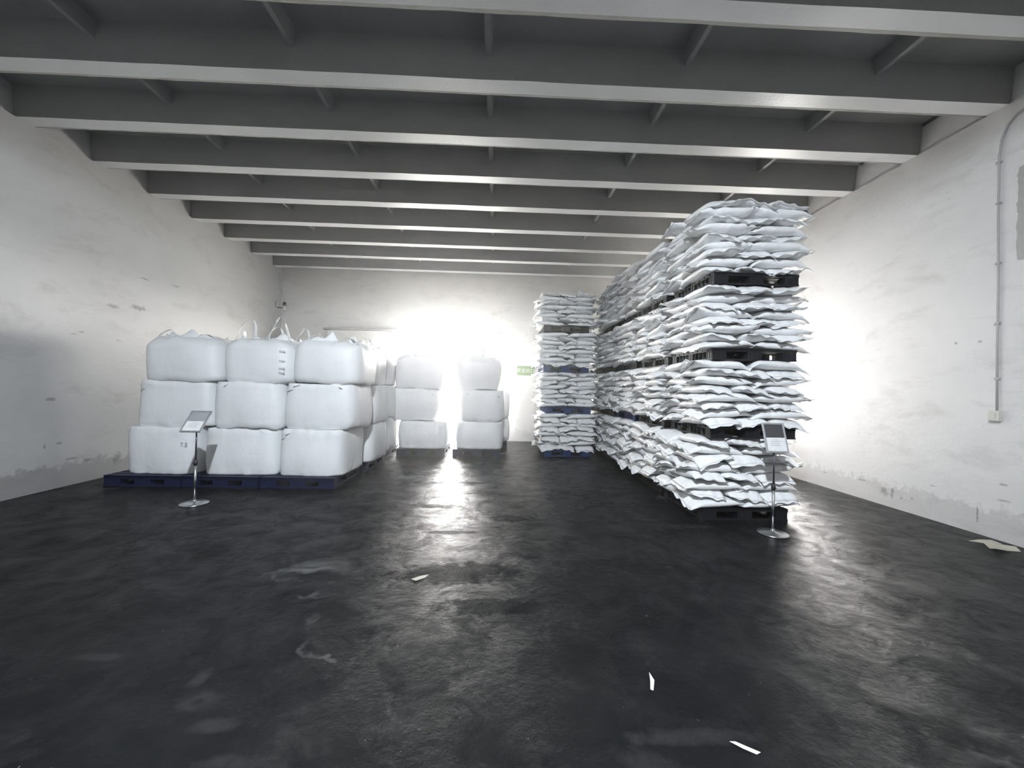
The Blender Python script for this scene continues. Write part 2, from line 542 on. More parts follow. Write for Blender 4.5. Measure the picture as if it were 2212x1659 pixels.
random.seed(5)
for i, y in enumerate(beam_y):
    bm = bmesh.new()
    segs = 46
    x0, x1 = xl(y) - 0.02, xr(y) + 0.02
    prev = None
    for k in range(segs + 1):
        x = x0 + (x1 - x0) * k / segs
        yy = y - 0.009 * x
        dz = 0.004 * noise.noise(Vector((x * 1.7, y * 3, 0)))
        dy = 0.005 * noise.noise(Vector((x * 2.3, y * 3, 5)))
        ring = [bm.verts.new(p) for p in ((x, yy + dy, ZB + dz), (x, yy + 0.185 + dy, ZB + dz),
                                         (x, yy + 0.20, ZS + 0.01), (x, yy - 0.035, ZS + 0.01))]
        if prev:
            for a in range(4):
                b = (a + 1) % 4
                bm.faces.new((prev[a], prev[b], ring[b], ring[a]))
        else:
            bm.faces.new(ring)
        prev = ring
    bm.faces.new(list(reversed(prev)))
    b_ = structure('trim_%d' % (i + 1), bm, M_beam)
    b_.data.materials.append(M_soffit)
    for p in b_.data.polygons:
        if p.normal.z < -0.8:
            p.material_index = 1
    bm = bmesh.new()
    prev = None
    for k in range(segs + 1):
        x = x0 + (x1 - x0) * k / segs
        yy = y - 0.009 * x + 0.187
        w = 0.055 + 0.008 * noise.noise(Vector((x * 3, y * 5, 2)))
        ring = [bm.verts.new(p) for p in ((x, yy, ZB + 0.008), (x, yy + w, ZB + 0.02),
                                         (x, yy + w, ZS + 0.01), (x, yy + 0.02, ZS + 0.01))]
        if prev:
            for a in range(4):
                b = (a + 1) % 4
                bm.faces.new((prev[a], prev[b], ring[b], ring[a]))
        else:
            bm.faces.new(ring)
        prev = ring
    bm.faces.new(list(reversed(prev)))
    o = obj('mortar_joint', mesh_of('mortar_joint', bm, M_leg2), b_)
    o['label'] = 'bare grey mortar strip along the beam'

# open cracks where slab meets the right wall
bm = bmesh.new()
for y0, y1 in ((4.35, 4.9), (5.3, 5.8), (6.3, 6.75)):
    bm_box(bm, xr(y0) + 0.0, xr(y0) + 0.034, y0, y1, ZS - 0.03, ZS - 0.012)
structure('trim_16', bm, M_hole)

# sliding door leaf parked beside the far doorway, and the right doorway's frame
bm = bmesh.new()
bm_box(bm, -4.75, FDX0 - 0.02, FAR - 0.075, FAR - 0.03, 0.03, 3.02)
d1 = structure('door_1', bm, M_door)
bm = bmesh.new()
bm_box(bm, -4.85, FDX1 + 0.1, FAR - 0.10, FAR - 0.02, 3.03, 3.07)
part('door_track', bm, M_pipe, d1)
bm = bmesh.new()
for a in (RDY0, RDY1 - 0.05):
    bm_box(bm, xr(a) + 0.1, xr(a) + 0.16, a, a + 0.05, RDZ, RDH)
for z in (RDZ, RDH - 0.05):
    bm_box(bm, xr(7.9) + 0.1, xr(7.9) + 0.16, RDY0 + 0.05, RDY1 - 0.05, z, z + 0.05)
structure('window_1', bm, M_door)


# ------------------------------------------------------------------ pallets
def pallet_meshes(kind, w, d, h):
    """returns list of (name, mesh); origin at the front-left-bottom corner, x right, y back"""
    out = []
    bm = bmesh.new()
    t = 0.022 if kind == 'ribbed' else 0.036
    n = 9
    # deck: boards with drainage gaps joined by a rim
    sl = d / (n + 0.35 * (n - 1)) 
    y = 0
    for i in range(n):
        bm_box(bm, 0, w, y, y + sl, h - t, h)
        y += sl * 1.35
    for x in (0, w / 2 - 0.03, w - 0.06):
        bm_box(bm, x, x + 0.06, 0, d, h - t - 0.012, h - t)
    bm_box(bm, 0, w, 0, 0.012, h - t - 0.014, h)
    bm_box(bm, 0, w, d - 0.012, d, h - t - 0.014, h)
    out.append(('deck', bm))
    fw = (0.17 if kind == 'ribbed' else 0.215) * w
    zb = 0.018 if kind == 'ribbed' else 0.03
    for ix, x in enumerate((0, (w - fw) / 2, w - fw)):
        bm = bmesh.new()
        bm_box(bm, x, x + fw, 0, d, 0, zb)
        out.append(('runner', bm))
    bl = 0.13 * d
    for x in (0, (w - fw) / 2, w - fw):
        for yy in (0, (d - bl) / 2, d - bl):
            bm = bmesh.new()
            # ribbed moulded foot
            bm_box(bm, x + 0.004, x + fw - 0.004, yy + 0.004, yy + bl - 0.004, zb, h - t - 0.012)
            for k in range(3):
                px = x + fw * (0.2 + 0.3 * k)
                bm_box(bm, px - 0.005, px + 0.005, yy, yy + 0.004, zb, h - t - 0.014)
            for k in range(3):
                py = yy + bl * (0.15 + 0.35 * k)
                bm_box(bm, x, x + 0.004, py - 0.004, py + 0.004, zb, h - t - 0.014)
            out.append(('foot', bm))
    for yy in (0.001, d - 0.031):
        bm = bmesh.new()
        bm_box(bm, fw, w - fw, yy, yy + 0.03, 0.0, zb - 0.002)
        out.append(('cross_bar', bm))
    for ya, xa, xb in ((0.52 * d, 0.03, 0.97 * w), (0.93 * d, 0.03, 0.97 * w)):  # plates added inside to stop light showing through the pallet
        bm = bmesh.new()
        bm_box(bm, xa, xb, ya, ya + 0.006, 0.004, h - t - 0.013)
        out.append(('light_baffle', bm))
    for x, ya in ((0.55 * w, 0.02), (0.9 * w, 0.36 * d)):  # lengthwise plates, also added to block light from behind
        bm = bmesh.new()
        bm_box(bm, x, x + 0.006, ya, d - 0.02, 0.004, h - t - 0.013)
        out.append(('light_baffle', bm))
    if kind == 'ribbed':   # thin moulded webs seen along the long side
        for x in (0.006, w - 0.012):
            for k in (0.21, 0.3, 0.39, 0.63, 0.71, 0.8):
                bm = bmesh.new()
                bm_box(bm, x, x + 0.05, k * d, k * d + 0.008, 0, h - t)
                out.append(('web', bm))
    return [(n_, b_) for n_, b_ in out]


def make_pallet_proto(kind, w, d, h, mat, web_mat=None):
    lst = []
    for n_, b_ in pallet_meshes(kind, w, d, h):
        lst.append((n_, mesh_of('pallet_' + n_, b_, (web_mat or mat) if n_ == 'web' else mat)))
    return lst


M_web = plain('grey_worn_plastic', (0.06, 0.06, 0.06), 0.7)
PW, PD, PH = 1.04, 1.08, 0.14
PROTO = {
    'black': make_pallet_proto('ribbed', PW, PD, PH, M_black, M_web),
    'blue': make_pallet_proto('ribbed', PW, PD, PH, M_brightblue, M_brightblue),
    'navy': make_pallet_proto('plain', 1.04, 1.1, 0.15, M_blue),
}


def pallet(kind, x, y, z, rz, label, group):
    e = empty('plastic_pallet', (x, y, z), rz)
    tag(e, label, 'pallet', group)
    for n_, me in PROTO[kind]:
        o = obj(n_, me, e)
    return e


# ------------------------------------------------------------------ bulk bags
def nz(x, y, z):
    return noise.noise(Vector((x, y, z)))


def bulk_bag_mesh(w, d, h, seed, top=False, lean=(0, 0), tuck=0.05):
    """soft square sack of cloth, full of powder; origin at the centre of its base"""
    bm = bmesh.new()
    K, S = 30, 72
    rings = []
    rs = random.Random(seed)
    ex = rs.uniform(5.5, 7.5)
    bul = rs.uniform(0.01, 0.025)
    # body rings
    prof = []
    for k in range(K + 1):
        t = k / K
        z = h * t
        sq = 1.0
        br = 0.14 if tuck < 0.1 else 0.7
        if t < br:
            sq = 1 - tuck * (1 - t / br) ** (2.6 if tuck < 0.1 else 1.6)
        tt = 0.24 if top else 0.12
        if t > 1 - tt:
            q = (t - (1 - tt)) / tt
            sq = 1 - (0.17 if top else 0.03) * q ** 2.4
        prof.append((sq * (1 + bul * math.sin(PI * min(1, t * 1.05)) - bul * 0.5), z, t))
    for s, z, t in prof:
        ring = []
        for k in range(S):
            a = 2 * PI * k / S
            c, sn = math.cos(a), math.sin(a)
            r = 1.0 / (abs(c) ** ex + abs(sn) ** ex) ** (1 / ex)
            r = r * (1 - 0.0) 
            ux, uy = c * r, sn * r
            # faces belly outward, edges stay straight
            belly = 0.04 * math.sin(PI * t) * (1 - min(1, max(abs(ux), abs(uy)) * 0 + (min(abs(ux), abs(uy)) ** 2)))
            cor = min(abs(ux), abs(uy)) ** 6      # 1 in the corner, 0 mid-face
            fold = 0.0
            edge = max(0.0, 1 - t / 0.2) + max(0.0, (t - 0.8) / 0.2)
            fold += 0.038 * edge * nz(a * 4.2 + seed, z * 5.0, seed * 1.3) + 0.03 * edge * edge * nz(a * 9, z * 14, seed)
            fold += 0.010 * edge * math.sin(a * 19 + seed + 3 * nz(a * 2, seed, 0))
            fold += 0.04 * nz(ux * 1.6 + seed * 2.1, uy * 1.6, z * 1.9)
            fold += 0.012 * cor * nz(seed, a, z * 22)          # puckered seam down the corners
            f = s * (1 + belly) + fold
            x = ux * f * w / 2 + lean[0] * t
            y = uy * f * d / 2 + lean[1] * t
            zz = z + (0.045 if top else 0.02) * nz(ux * 2.2, uy * 2.2, seed + t * 2) * t
            if tuck >= 0.025:      # a bag resting on another one settles into it unevenly
                zz += (1 - t) ** 3 * 0.055 * nz(ux * 1.7 + seed, uy * 1.7, seed * 0.7)
                x += 0.03 * (t - 0.5) * nz(seed, 2, 5)
            else:
                zz = max(0.0, zz)
            ring.append(bm.verts.new((x, y, zz)))
        rings.append(ring)
    # top: cloth drawn in over the load
    for q, up in ((0.9, 0.018), (0.72, 0.035), (0.5, 0.045), (0.25, 0.05)):
        ring = []
        for k in range(S):
            b = rings[K][k].co
            cx, cy = lean
            x = cx + (b.x - cx) * q
            y = cy + (b.y - cy) * q
            zz = h + (up if top else 0.004) + (0.035 if top else 0.006) * nz(x * 5, y * 5, seed + 9)
            ring.append(bm.verts.new((x, y, zz)))
        rings.append(ring)
    for i in range(len(rings) - 1):
        for k in range(S):
            j = (k + 1) % S
            bm.faces.new((rings[i][k], rings[i][j], rings[i + 1][j], rings[i + 1][k]))
    bm.faces.new(list(reversed(rings[0])))
    bm.faces.new(rings[-1])
    return bm


def skirt_mesh(w, d, h, seed):
    """the bag's filling skirt, gathered and flopping over on top"""
    bm = bmesh.new()
    S = 80
    rows = []
    rs = random.Random(seed)
    for j in range(7):
        q = j / 6
        row = []
        for k in range(S):
            a = 2 * PI * k / S
            c, s = math.cos(a), math.sin(a)
            r = 1.0 / (abs(c) ** 4 + abs(s) ** 4) ** 0.25
            rip = 0.07 * q * nz(a * 3.2 + seed, q * 2, 1) + 0.03 * q * math.sin(a * 11 + seed)
            rad = (0.82 - 0.10 * q + rip)
            z = h - 0.012 + 0.17 * q * max(0.05, 0.45 + 1.3 * nz(c * 2.1 + seed, s * 2.1, q)) + 0.012 * q * math.sin(a * 17 + seed)
            row.append(bm.verts.new((c * r * rad * w / 2, s * r * rad * d / 2, z)))
        rows.append(row)
    for j in range(6):
        for k in range(S):
            m = (k + 1) % S
            bm.faces.new((rows[j][k], rows[j][m], rows[j + 1][m], rows[j + 1][k]))
    return bm


def strap_mesh(a, b, height, lean, seed, wid=0.02):
    """flat webbing loop between points a and b"""
    bm = bmesh.new()
    pts = []
    n = 16
    for k in range(n + 1):
        t = k / n
        p = Vector(a).lerp(Vector(b), t)
        s = math.sin(PI * t) ** 0.7
        p.z += height * s
        p.x += lean[0] * s + 0.07 * nz(seed, t * 3, 0) * s
        p.y += lean[1] * s + 0.12 * nz(t * 3, seed, 4) * s
        pts.append(p)
    bm_tube(bm, pts, wid, 8, (1.0, 0.14))
    return bm


BAG_N = [0]


def bulk_bag(x0, x1, y0, z0, z1, label, group, d=1.02, rz=0.0, top=False, loops=None, seed=None, lean=(0, 0), tuck=0.05):
    BAG_N[0] += 1
    seed = seed or BAG_N[0] * 3.7
    w = x1 - x0
    h = z1 - z0
    e = empty('bulk_bag', ((x0 + x1) / 2, y0 + d / 2, z0), rz)
    tag(e, label, 'bulk bag', group)
    part('body', bulk_bag_mesh(w, d, h, seed, top, lean, tuck), M_bag, e, True)
    a, b = w * 0.44, d * 0.44
    if top:
        sk = part('filling_skirt', skirt_mesh(w, d, h - 0.03, seed), M_bag, e, True)
        md = sk.modifiers.new('thick', 'SOLIDIFY')
        md.thickness = 0.004
        for (sx, sy, hh, lx, ly) in (loops or ((-1, -1, .16, .0, .0), (1, -1, .14, 0, 0), (-1, 1, .12, 0, 0), (1, 1, .16, 0, 0))):
            p = (sx * a * 0.93, sy * b * 0.8, h - 0.05)
            q = (sx * a * 0.22, sy * b * 0.86, h - 0.03)
            part('lifting_loop', strap_mesh(p, q, hh + 0.06, (lx, ly), seed + sx * 2 + sy), M_strap, e, True)
    else:
        for sx in (-1, 1):
            p = (sx * a * 0.96, -b * 1.03, h - 0.16)
            q = (sx * a * 0.55, -b * 1.06, h - 0.01)
            part('lifting_loop', strap_mesh(p, q, 0.01, (0, -0.012), seed + sx, 0.016), M_strap, e, True)
    return e


GB = 'white bulk bags stacked three high'
T1, T2, T3, T4 = 0.15, 0.825, 1.5, 2.13
cols = [('leftmost', [(-5.32, -4.33), (-5.24, -4.16), (-5.14, -4.06)]),
        ('middle', [(-4.24, -3.20), (-4.14, -3.16), (-4.03, -3.03)]),
        ('right-hand', [(-3.17, -2.22), (-3.15, -2.09), (-3.02, -2.03)])]
tn = ['bottom', 'middle', 'top']
YF = 5.93
loopset = {
    'leftmost': ((-1, -1, .10, .04, 0), (1, -1, .05, 0, 0), (-1, 1, .05, 0, 0), (1, 1, .06, 0, 0)),
    'middle': ((-1, -1, .30, .02, .1), (1, -1, .34, -.02, .05), (-1, 1, .3, .05, .1), (1, 1, .3, 0, .1)),
    'right-hand': ((-1, -1, .10, .05, 0), (1, -1, .06, .05, 0), (-1, 1, .05, 0, 0), (1, 1, .14, .06, 0)),
}
bags = {}
for ci, (cn, rows) in enumerate(cols):
    for ti, (a, b) in enumerate(rows):
        z0, z1 = (T1, T2, T3, T4)[ti], (T1, T2, T3, T4)[ti + 1]
        lab = 'white bulk bag, %s of three, in the %s front column by the left wall' % (tn[ti], cn)
        bags[(ci, ti)] = bulk_bag(a, b, YF + 0.03 * ((ci + ti) % 2), z0, z1 - (0.0 if ti == 2 else 0.004), lab, GB,
                                  rz=random.uniform(-0.03, 0.03), top=(ti == 2), loops=loopset[cn],
                                  tuck=(0.015, 0.035, 0.06)[ti])
# column behind the right-hand one, running back along the aisle
for ri, y0 in enumerate((7.08, 8.2, 9.36)):
    rn = ('second', 'third', 'fourth')[ri]
    for ti in range(3):
        z0, z1 = (T1, T2, T3, T4)[ti], (T1, T2, T3, T4)[ti + 1]
        dx = (0.05, -0.02, -0.13)[ri] + (0.02, 0.04, -0.03)[ti]
        w = (0.98, 1.04, 1.02)[ti]
        bulk_bag(-2.16 - w + dx - 0.05, -2.16 + dx - 0.05, y0, z0, z1 - (0.0 if ti == 2 else 0.004),
                 'white bulk bag, %s of three, %s stack back along the aisle' % (tn[ti], rn), GB,
                 rz=random.uniform(-0.03, 0.03), top=(ti == 2), tuck=0.04 if ti else 0.02)

ZD = (0.15, 0.74, 1.45, 2.16)
for ti, (a, b) in enumerate(((-2.12, -1.07), (-2.34, -1.25), (-2.22, -1.18))):
    bulk_bag(a, b, 8.74, ZD[ti], ZD[ti + 1] - 0.004 * (ti < 2),
             'white bulk bag, %s of three, in front of left side of bright doorway' % tn[ti], GB,
             top=(ti == 2), loops=((-1, -1, .12, .1, 0), (1, -1, 0, 0, 0), (-1, 1, .02, 0, 0), (1, 1, .0, 0, 0)),
             tuck=(0.02, 0.13, 0.05)[ti], lean=((0, 0), (0.0, 0), (0, 0))[ti])
for ti, (a, b) in enumerate(((-0.87, 0.17), (-0.80, 0.16), (-0.89, 0.09))):
    bulk_bag(a, b, 8.82, ZD[ti], ZD[ti + 1] - 0.004 * (ti < 2) + (0.0, 0.0, 0.02)[ti],
             'white bulk bag, %s of three, right of bright doorway gap' % tn[ti], GB,
             top=(ti == 2), loops=((-1, -1, .08, .0, 0), (1, -1, .40, -.05, 0), (-1, 1, .02, 0, 0), (1, 1, .18, 0, 0)),
             tuck=(0.02, 0.08, 0.12)[ti])
for ti in range(2):
    bulk_bag(-0.68, 0.34, 9.98, ZD[ti], ZD[ti + 1] - 0.004 * (ti < 1),
             'white bulk bag, %s of two, half hidden behind stack right of doorway' % ('bottom', 'top')[ti],
             'white bulk bags stacked two high', top=(ti == 1),
             loops=((-1, -1, .02, .0, 0), (1, -1, .08, 0, 0), (-1, 1, .02, 0, 0), (1, 1, .08, 0, 0)))

# faint stencilling on two bags
def text_part(body, parent, size, loc, rot, mat, name='printed_text', extrude=0.0015):
    cu = bpy.data.curves.new(name, 'FONT')
    cu.body = body
    cu.size = size
    cu.extrude = extrude
    cu.align_x = 'CENTER'
    cu.align_y = 'CENTER'
    cu.materials.append(mat)
    tmp = bpy.data.objects.new('tmp_text', cu)
    C.objects.link(tmp)
    bpy.context.view_layer.update()
    me = bpy.data.meshes.new_from_object(tmp.evaluated_get(bpy.context.evaluated_depsgraph_get()))
    bpy.data.objects.remove(tmp)
    return obj(name, me, parent, loc, rot)


t_ = text_part('7.5', bags[(0, 0)], 0.085, (0.36, -0.535, 0.43), (PI / 2, 0, 0), M_ink)
t_['label'] = 'faint grey numerals'
for k, zz in enumerate((0.14, 0.2, 0.31, 0.45)):
    bm = bmesh.new()
    for j in range(3):
        bm_box(bm, 0.34 + 0.03 * j, 0.355 + 0.03 * j, -0.537, -0.529, zz, zz + 0.03)
        bm_box(bm, 0.335 + 0.03 * j, 0.36 + 0.03 * j, -0.537, -0.529, zz + 0.012, zz + 0.018)
    part('printed_text', bm, M_faint, bags[(1, 2)])

GP = 'navy plastic pallets under the bulk bags'
for x, rz, nm in ((-5.47, 0.0, 'under the leftmost front column of bulk bags'),
                  (-4.40, 0.0, 'under the middle front column of bulk bags'),
                  (-3.33, 0.0, 'under the right-hand front column of bulk bags')):
    pallet('navy', x, 5.82, 0, rz, 'navy blue plastic pallet ' + nm, GP)
for k, (x, y, nm) in enumerate(((-3.25, 7.0, 'under second stack of bulk bags along the aisle'),
                                (-3.27, 8.14, 'under third stack of bulk bags along the aisle'),
                                (-3.38, 9.28, 'under fourth stack of bulk bags along the aisle'),
                                (-2.11, 8.64, 'under bulk bags left of doorway gap'),
                                (-0.92, 8.73, 'under bulk bags right of doorway gap'),
                                (-0.74, 9.9, 'under the two-high bulk bags behind'))):
    pallet('navy', x, y, 0, 0, 'navy blue plastic pallet ' + nm, GP)

# ------------------------------------------------------------------ sacks
SL, SW, ST = 0.69, 0.415, 0.108


def sack_variant(seed):
    rs = random.Random(seed)
    NU, NV = 30, 16
    dr = (rs.uniform(0.0, 0.055), rs.uniform(0.0, 0.055))
    sd = (rs.uniform(0.0, 0.02), rs.uniform(0.0, 0.02))
    pin = (rs.uniform(0.0, 0.07), rs.uniform(0.0, 0.07))
    tw = rs.uniform(-0.02, 0.02)
    twist = (rs.uniform(-0.05, 0.05), rs.uniform(-0.05, 0.05))

    def mid(u, v):
        e = 0 if u < 0 else 1
        q = max(0.0, abs(u) - 0.62) / 0.38
        L = SL / 2 * (1 - 0.035 * (1 - v * v) * 0)
        W = SW / 2 * (1 - pin[e] * q + 0.03 * (1 - q) - 0.05 * q * (1 - abs(v)) * 0)
        x = u * L + 0.012 * nz(seed, v * 1.5, u)
        y = v * W + 0.02 * q * nz(seed + 3, u * 2, v)
        z = -dr[e] * q ** 1.7 + twist[e] * v * q
        z -= (sd[0] if v < 0 else sd[1]) * max(0, abs(v) - 0.5) ** 1.5 * 2
        z += 0.022 * q * nz(seed + 7, v * 2.6, u) + 0.006 * nz(u * 2, v * 2, seed)
        z += tw * u * v
        return x, y, z

    bm = bmesh.new()
    grid = {}
    for s in (1, -1):
        for i in range(NU + 1):
            for j in range(NV + 1):
                u, v = -1 + 2 * i / NU, -1 + 2 * j / NV
                u = math.copysign(abs(u) ** 0.85, u)
                v = math.copysign(abs(v) ** 0.85, v)
                border = i in (0, NU) or j in (0, NV)
                if s == -1 and border:
                    grid[(s, i, j)] = grid[(1, i, j)]
                    continue
                x, y, z = mid(u, v)
                th = ST / 2 * max(0, 1 - abs(u) ** 3.6) ** 0.72 * max(0, 1 - abs(v) ** 3.6) ** 0.55
                q = max(0.0, abs(u) - 0.55) / 0.45
                wr = 1 + 0.17 * q * math.sin(v * 11 + seed * 2 + 2.5 * nz(v * 2, seed, u)) \
                    + 0.16 * nz(u * 2.2 + seed, v * 2.2, s * 3.0)
                if border:
                    th = 0.0
                grid[(s, i, j)] = bm.verts.new((x, y, z + s * th * wr))
    for s in (1, -1):
        for i in range(NU):
            for j in range(NV):
                a, b, c, d = grid[(s, i, j)], grid[(s, i + 1, j)], grid[(s, i + 1, j + 1)], grid[(s, i, j + 1)]
                try:
                    bm.faces.new((a, b, c, d) if s == 1 else (d, c, b, a))
                except ValueError:
                    pass
    body = mesh_of('sack', bm, M_sack, True)
    hems = []
    for e, su in ((0, -1), (1, 1)):
        bm = bmesh.new()
        rows = []
        fl = rs.uniform(-0.5, 1.2)
        for r in range(4):
            q = r / 3
            row = []
            for j in range(13):
                v = -1 + 2 * j / 12
                x, y, z = mid(su * 1.0, v)
                x += su * (0.038 * q * (1 - 0.25 * fl * q)) - su * 0.004
                z -= 0.02 * q * fl + 0.012 * q * math.sin(v * 7 + seed)
                row.append((x, y * (1 - 0.01 * q), z))
            rows.append(row)
        vt = [[bm.verts.new((x, y, z + 0.0022)) for x, y, z in row] for row in rows]
        vb = [[bm.verts.new((x, y, z - 0.0022)) for x, y, z in row] for row in rows]
        for r in range(3):
            for j in range(12):
                bm.faces.new((vt[r][j], vt[r][j + 1], vt[r + 1][j + 1], vt[r + 1][j]))
                bm.faces.new((vb[r + 1][j], vb[r + 1][j + 1], vb[r][j + 1], vb[r][j]))
        for j in range(12):
            bm.faces.new((vt[3][j], vt[3][j + 1], vb[3][j + 1], vb[3][j]))
            bm.faces.new((vb[0][j], vb[0][j + 1], vt[0][j + 1], vt[0][j]))
        for r in range(3):
            bm.faces.new((vt[r + 1][0], vb[r + 1][0], vb[r][0], vt[r][0]))
            bm.faces.new((vt[r][12], vb[r][12], vb[r + 1][12], vt[r + 1][12]))
        hems.append(mesh_of('sewn_hem', bm, M_sack, True))
    return body, hems


VAR = [sack_variant(s * 1.37 + 0.5) for s in range(14)]

ORD = ['bottom', 'second', 'third', 'fourth', 'fifth', 'sixth', 'seventh', 'eighth', 'ninth']
PORD = ['first', 'second', 'third', 'top']
ZT = [0.0, 0.97, 1.90, 2.81]
ZTOP = [0.97, 1.90, 2.81, 3.86]
LAY = [8, 8, 8, 9]
# stacks: x0 of pallets per tier, y0, name, colours per tier
STACKS = [
    ((2.47, 2.55, 2.56, 2.57), 4.62, 'nearest stack of long row', ('black', 'black', 'black', 'black')),
    ((2.50, 2.52, 2.56, 2.52), 5.86, 'second stack of long row', ('black', 'black', 'black', 'black')),
    ((2.47, 2.50, 2.52, 2.54), 7.07, 'third stack of long row', ('black', 'blue', 'black', 'black')),
    ((2.52, 2.50, 2.50, 2.55), 8.28, 'fourth stack of long row', ('black', 'black', 'black', 'black')),
    ((2.50, 2.55, 2.52, 2.60), 9.50, 'farthest stack of long row', ('black', 'black', 'black', 'black')),
    ((1.11, 1.11, 1.05, 1.04), 8.93, 'lone stack by the exit sign', ('blue', 'blue', 'blue', 'black')),
]
A_ = [('front left', -0.335, -0.33, 0), ('front right', 0.335, -0.33, 0),
      ('back left', -0.41, 0.22, 1), ('back middle', 0.0, 0.22, 1), ('back right', 0.41, 0.22, 1)]
B_ = [('front left', -0.41, -0.22, 1), ('front middle', 0.0, -0.22, 1), ('front right', 0.41, -0.22, 1),
      ('back left', -0.335, 0.33, 0), ('back right', 0.335, 0.33, 0)]
rs = random.Random(42)
sacks = []
for si, (xs, y0, sname, colr) in enumerate(STACKS):
    for ti in range(4):
        x0 = xs[ti]
        dyt = rs.uniform(-0.02, 0.02)
        kind = colr[ti]
        nm = {'black': 'black', 'blue': 'blue'}[kind]
        where = 'on the floor' if ti == 0 else 'carrying the %s load' % PORD[ti]
        pallet(kind, x0, y0 + dyt, ZT[ti], 0,
               '%s plastic pallet %s, %s' % (nm, where, sname), 'pallets between the sack loads')
        zb, zt = ZT[ti] + PH, ZTOP[ti]
        nl = LAY[ti]
        if ti == 3 and si in (5,):
            nl, zt = 8, 3.72
        if ti == 3 and si in (1,):
            nl, zt = 8, 3.78
        pitch = (zt - zb) / nl
        cx, cy = x0 + PW / 2, y0 + dyt + PD / 2
        for l in range(nl):
            lay = A_ if (l + ti + si) % 2 == 0 else B_
            jx, jy = rs.uniform(-0.025, 0.025), rs.uniform(-0.02, 0.02)
            for pn, px, py, ori in lay:
                v = rs.randrange(len(VAR))
                rz = (PI / 2 if ori else 0) + (PI if rs.random() < 0.5 else 0) + rs.gauss(0, 0.05)
                o = obj('sack', VAR[v][0], None,
                        (cx + px + jx + rs.gauss(0, 0.018), cy + py + jy + rs.gauss(0, 0.018), zb + pitch * (l + 0.5) + rs.gauss(0, 0.003)),
                        (rs.gauss(0, 0.025), rs.gauss(0, 0.02), rz))
                o.scale = (1 + rs.gauss(0, 0.025), 1.0, pitch / 0.098)
                wn = PORD[ti]
                tag(o, 'white sack, %s, %s layer up of %s load, %s' % (pn, ORD[l], wn, sname), 'sack',
                    'white sacks on the stacked pallets')
                sacks.append((o, v))

# which sacks show largest from the camera: the 300 largest stay separate things, the rest become one mass
bpy.context.view_layer.update()
dg = bpy.context.evaluated_depsgraph_get()
count = {}
step = 3
for py in range(405, 1150, step):
    for px in range(1130, 1770, step):
        d = F_ + R2 * ((px - 1106) / FPX) - U2 * ((py - 829.5) / FPX)
        hit, _, _, _, ob, _ = scene.ray_cast(dg, CAM, d.normalized())
        if hit and ob is not None:
            count[ob.name] = count.get(ob.name, 0) + 1
ranked = sorted(sacks, key=lambda s: -count.get(s[0].name, 0))
keep = ranked[:300]
rest = ranked[300:]
print('sacks in view', sum(1 for s in sacks if count.get(s[0].name, 0)), 'last kept', count.get(keep[-1][0].name, 0))
for o, v in keep:
    for hm in VAR[v][1]:
        obj('sewn_hem', hm, o)
bm = bmesh.new()
for o, v in rest:
    mw = o.matrix_world.copy()
    for me in [VAR[v][0]] + VAR[v][1]:
        n0 = len(bm.verts)
        bm.from_mesh(me)
        bm.verts.ensure_lookup_table()
        for vert in bm.verts[n0:]:
            vert.co = mw @ vert.co
    bpy.data.objects.remove(o)
me = bpy.data.meshes.new('sack_mass')
bm.to_mesh(me)
bm.free()
me.materials.append(M_sack)
for p in me.polygons:
    p.use_smooth = True
mass = obj('sacks', me)
tag(mass, 'remaining white sacks packed inside and behind the visible faces of the pallet stacks', 'sacks')
mass['kind'] = 'stuff'

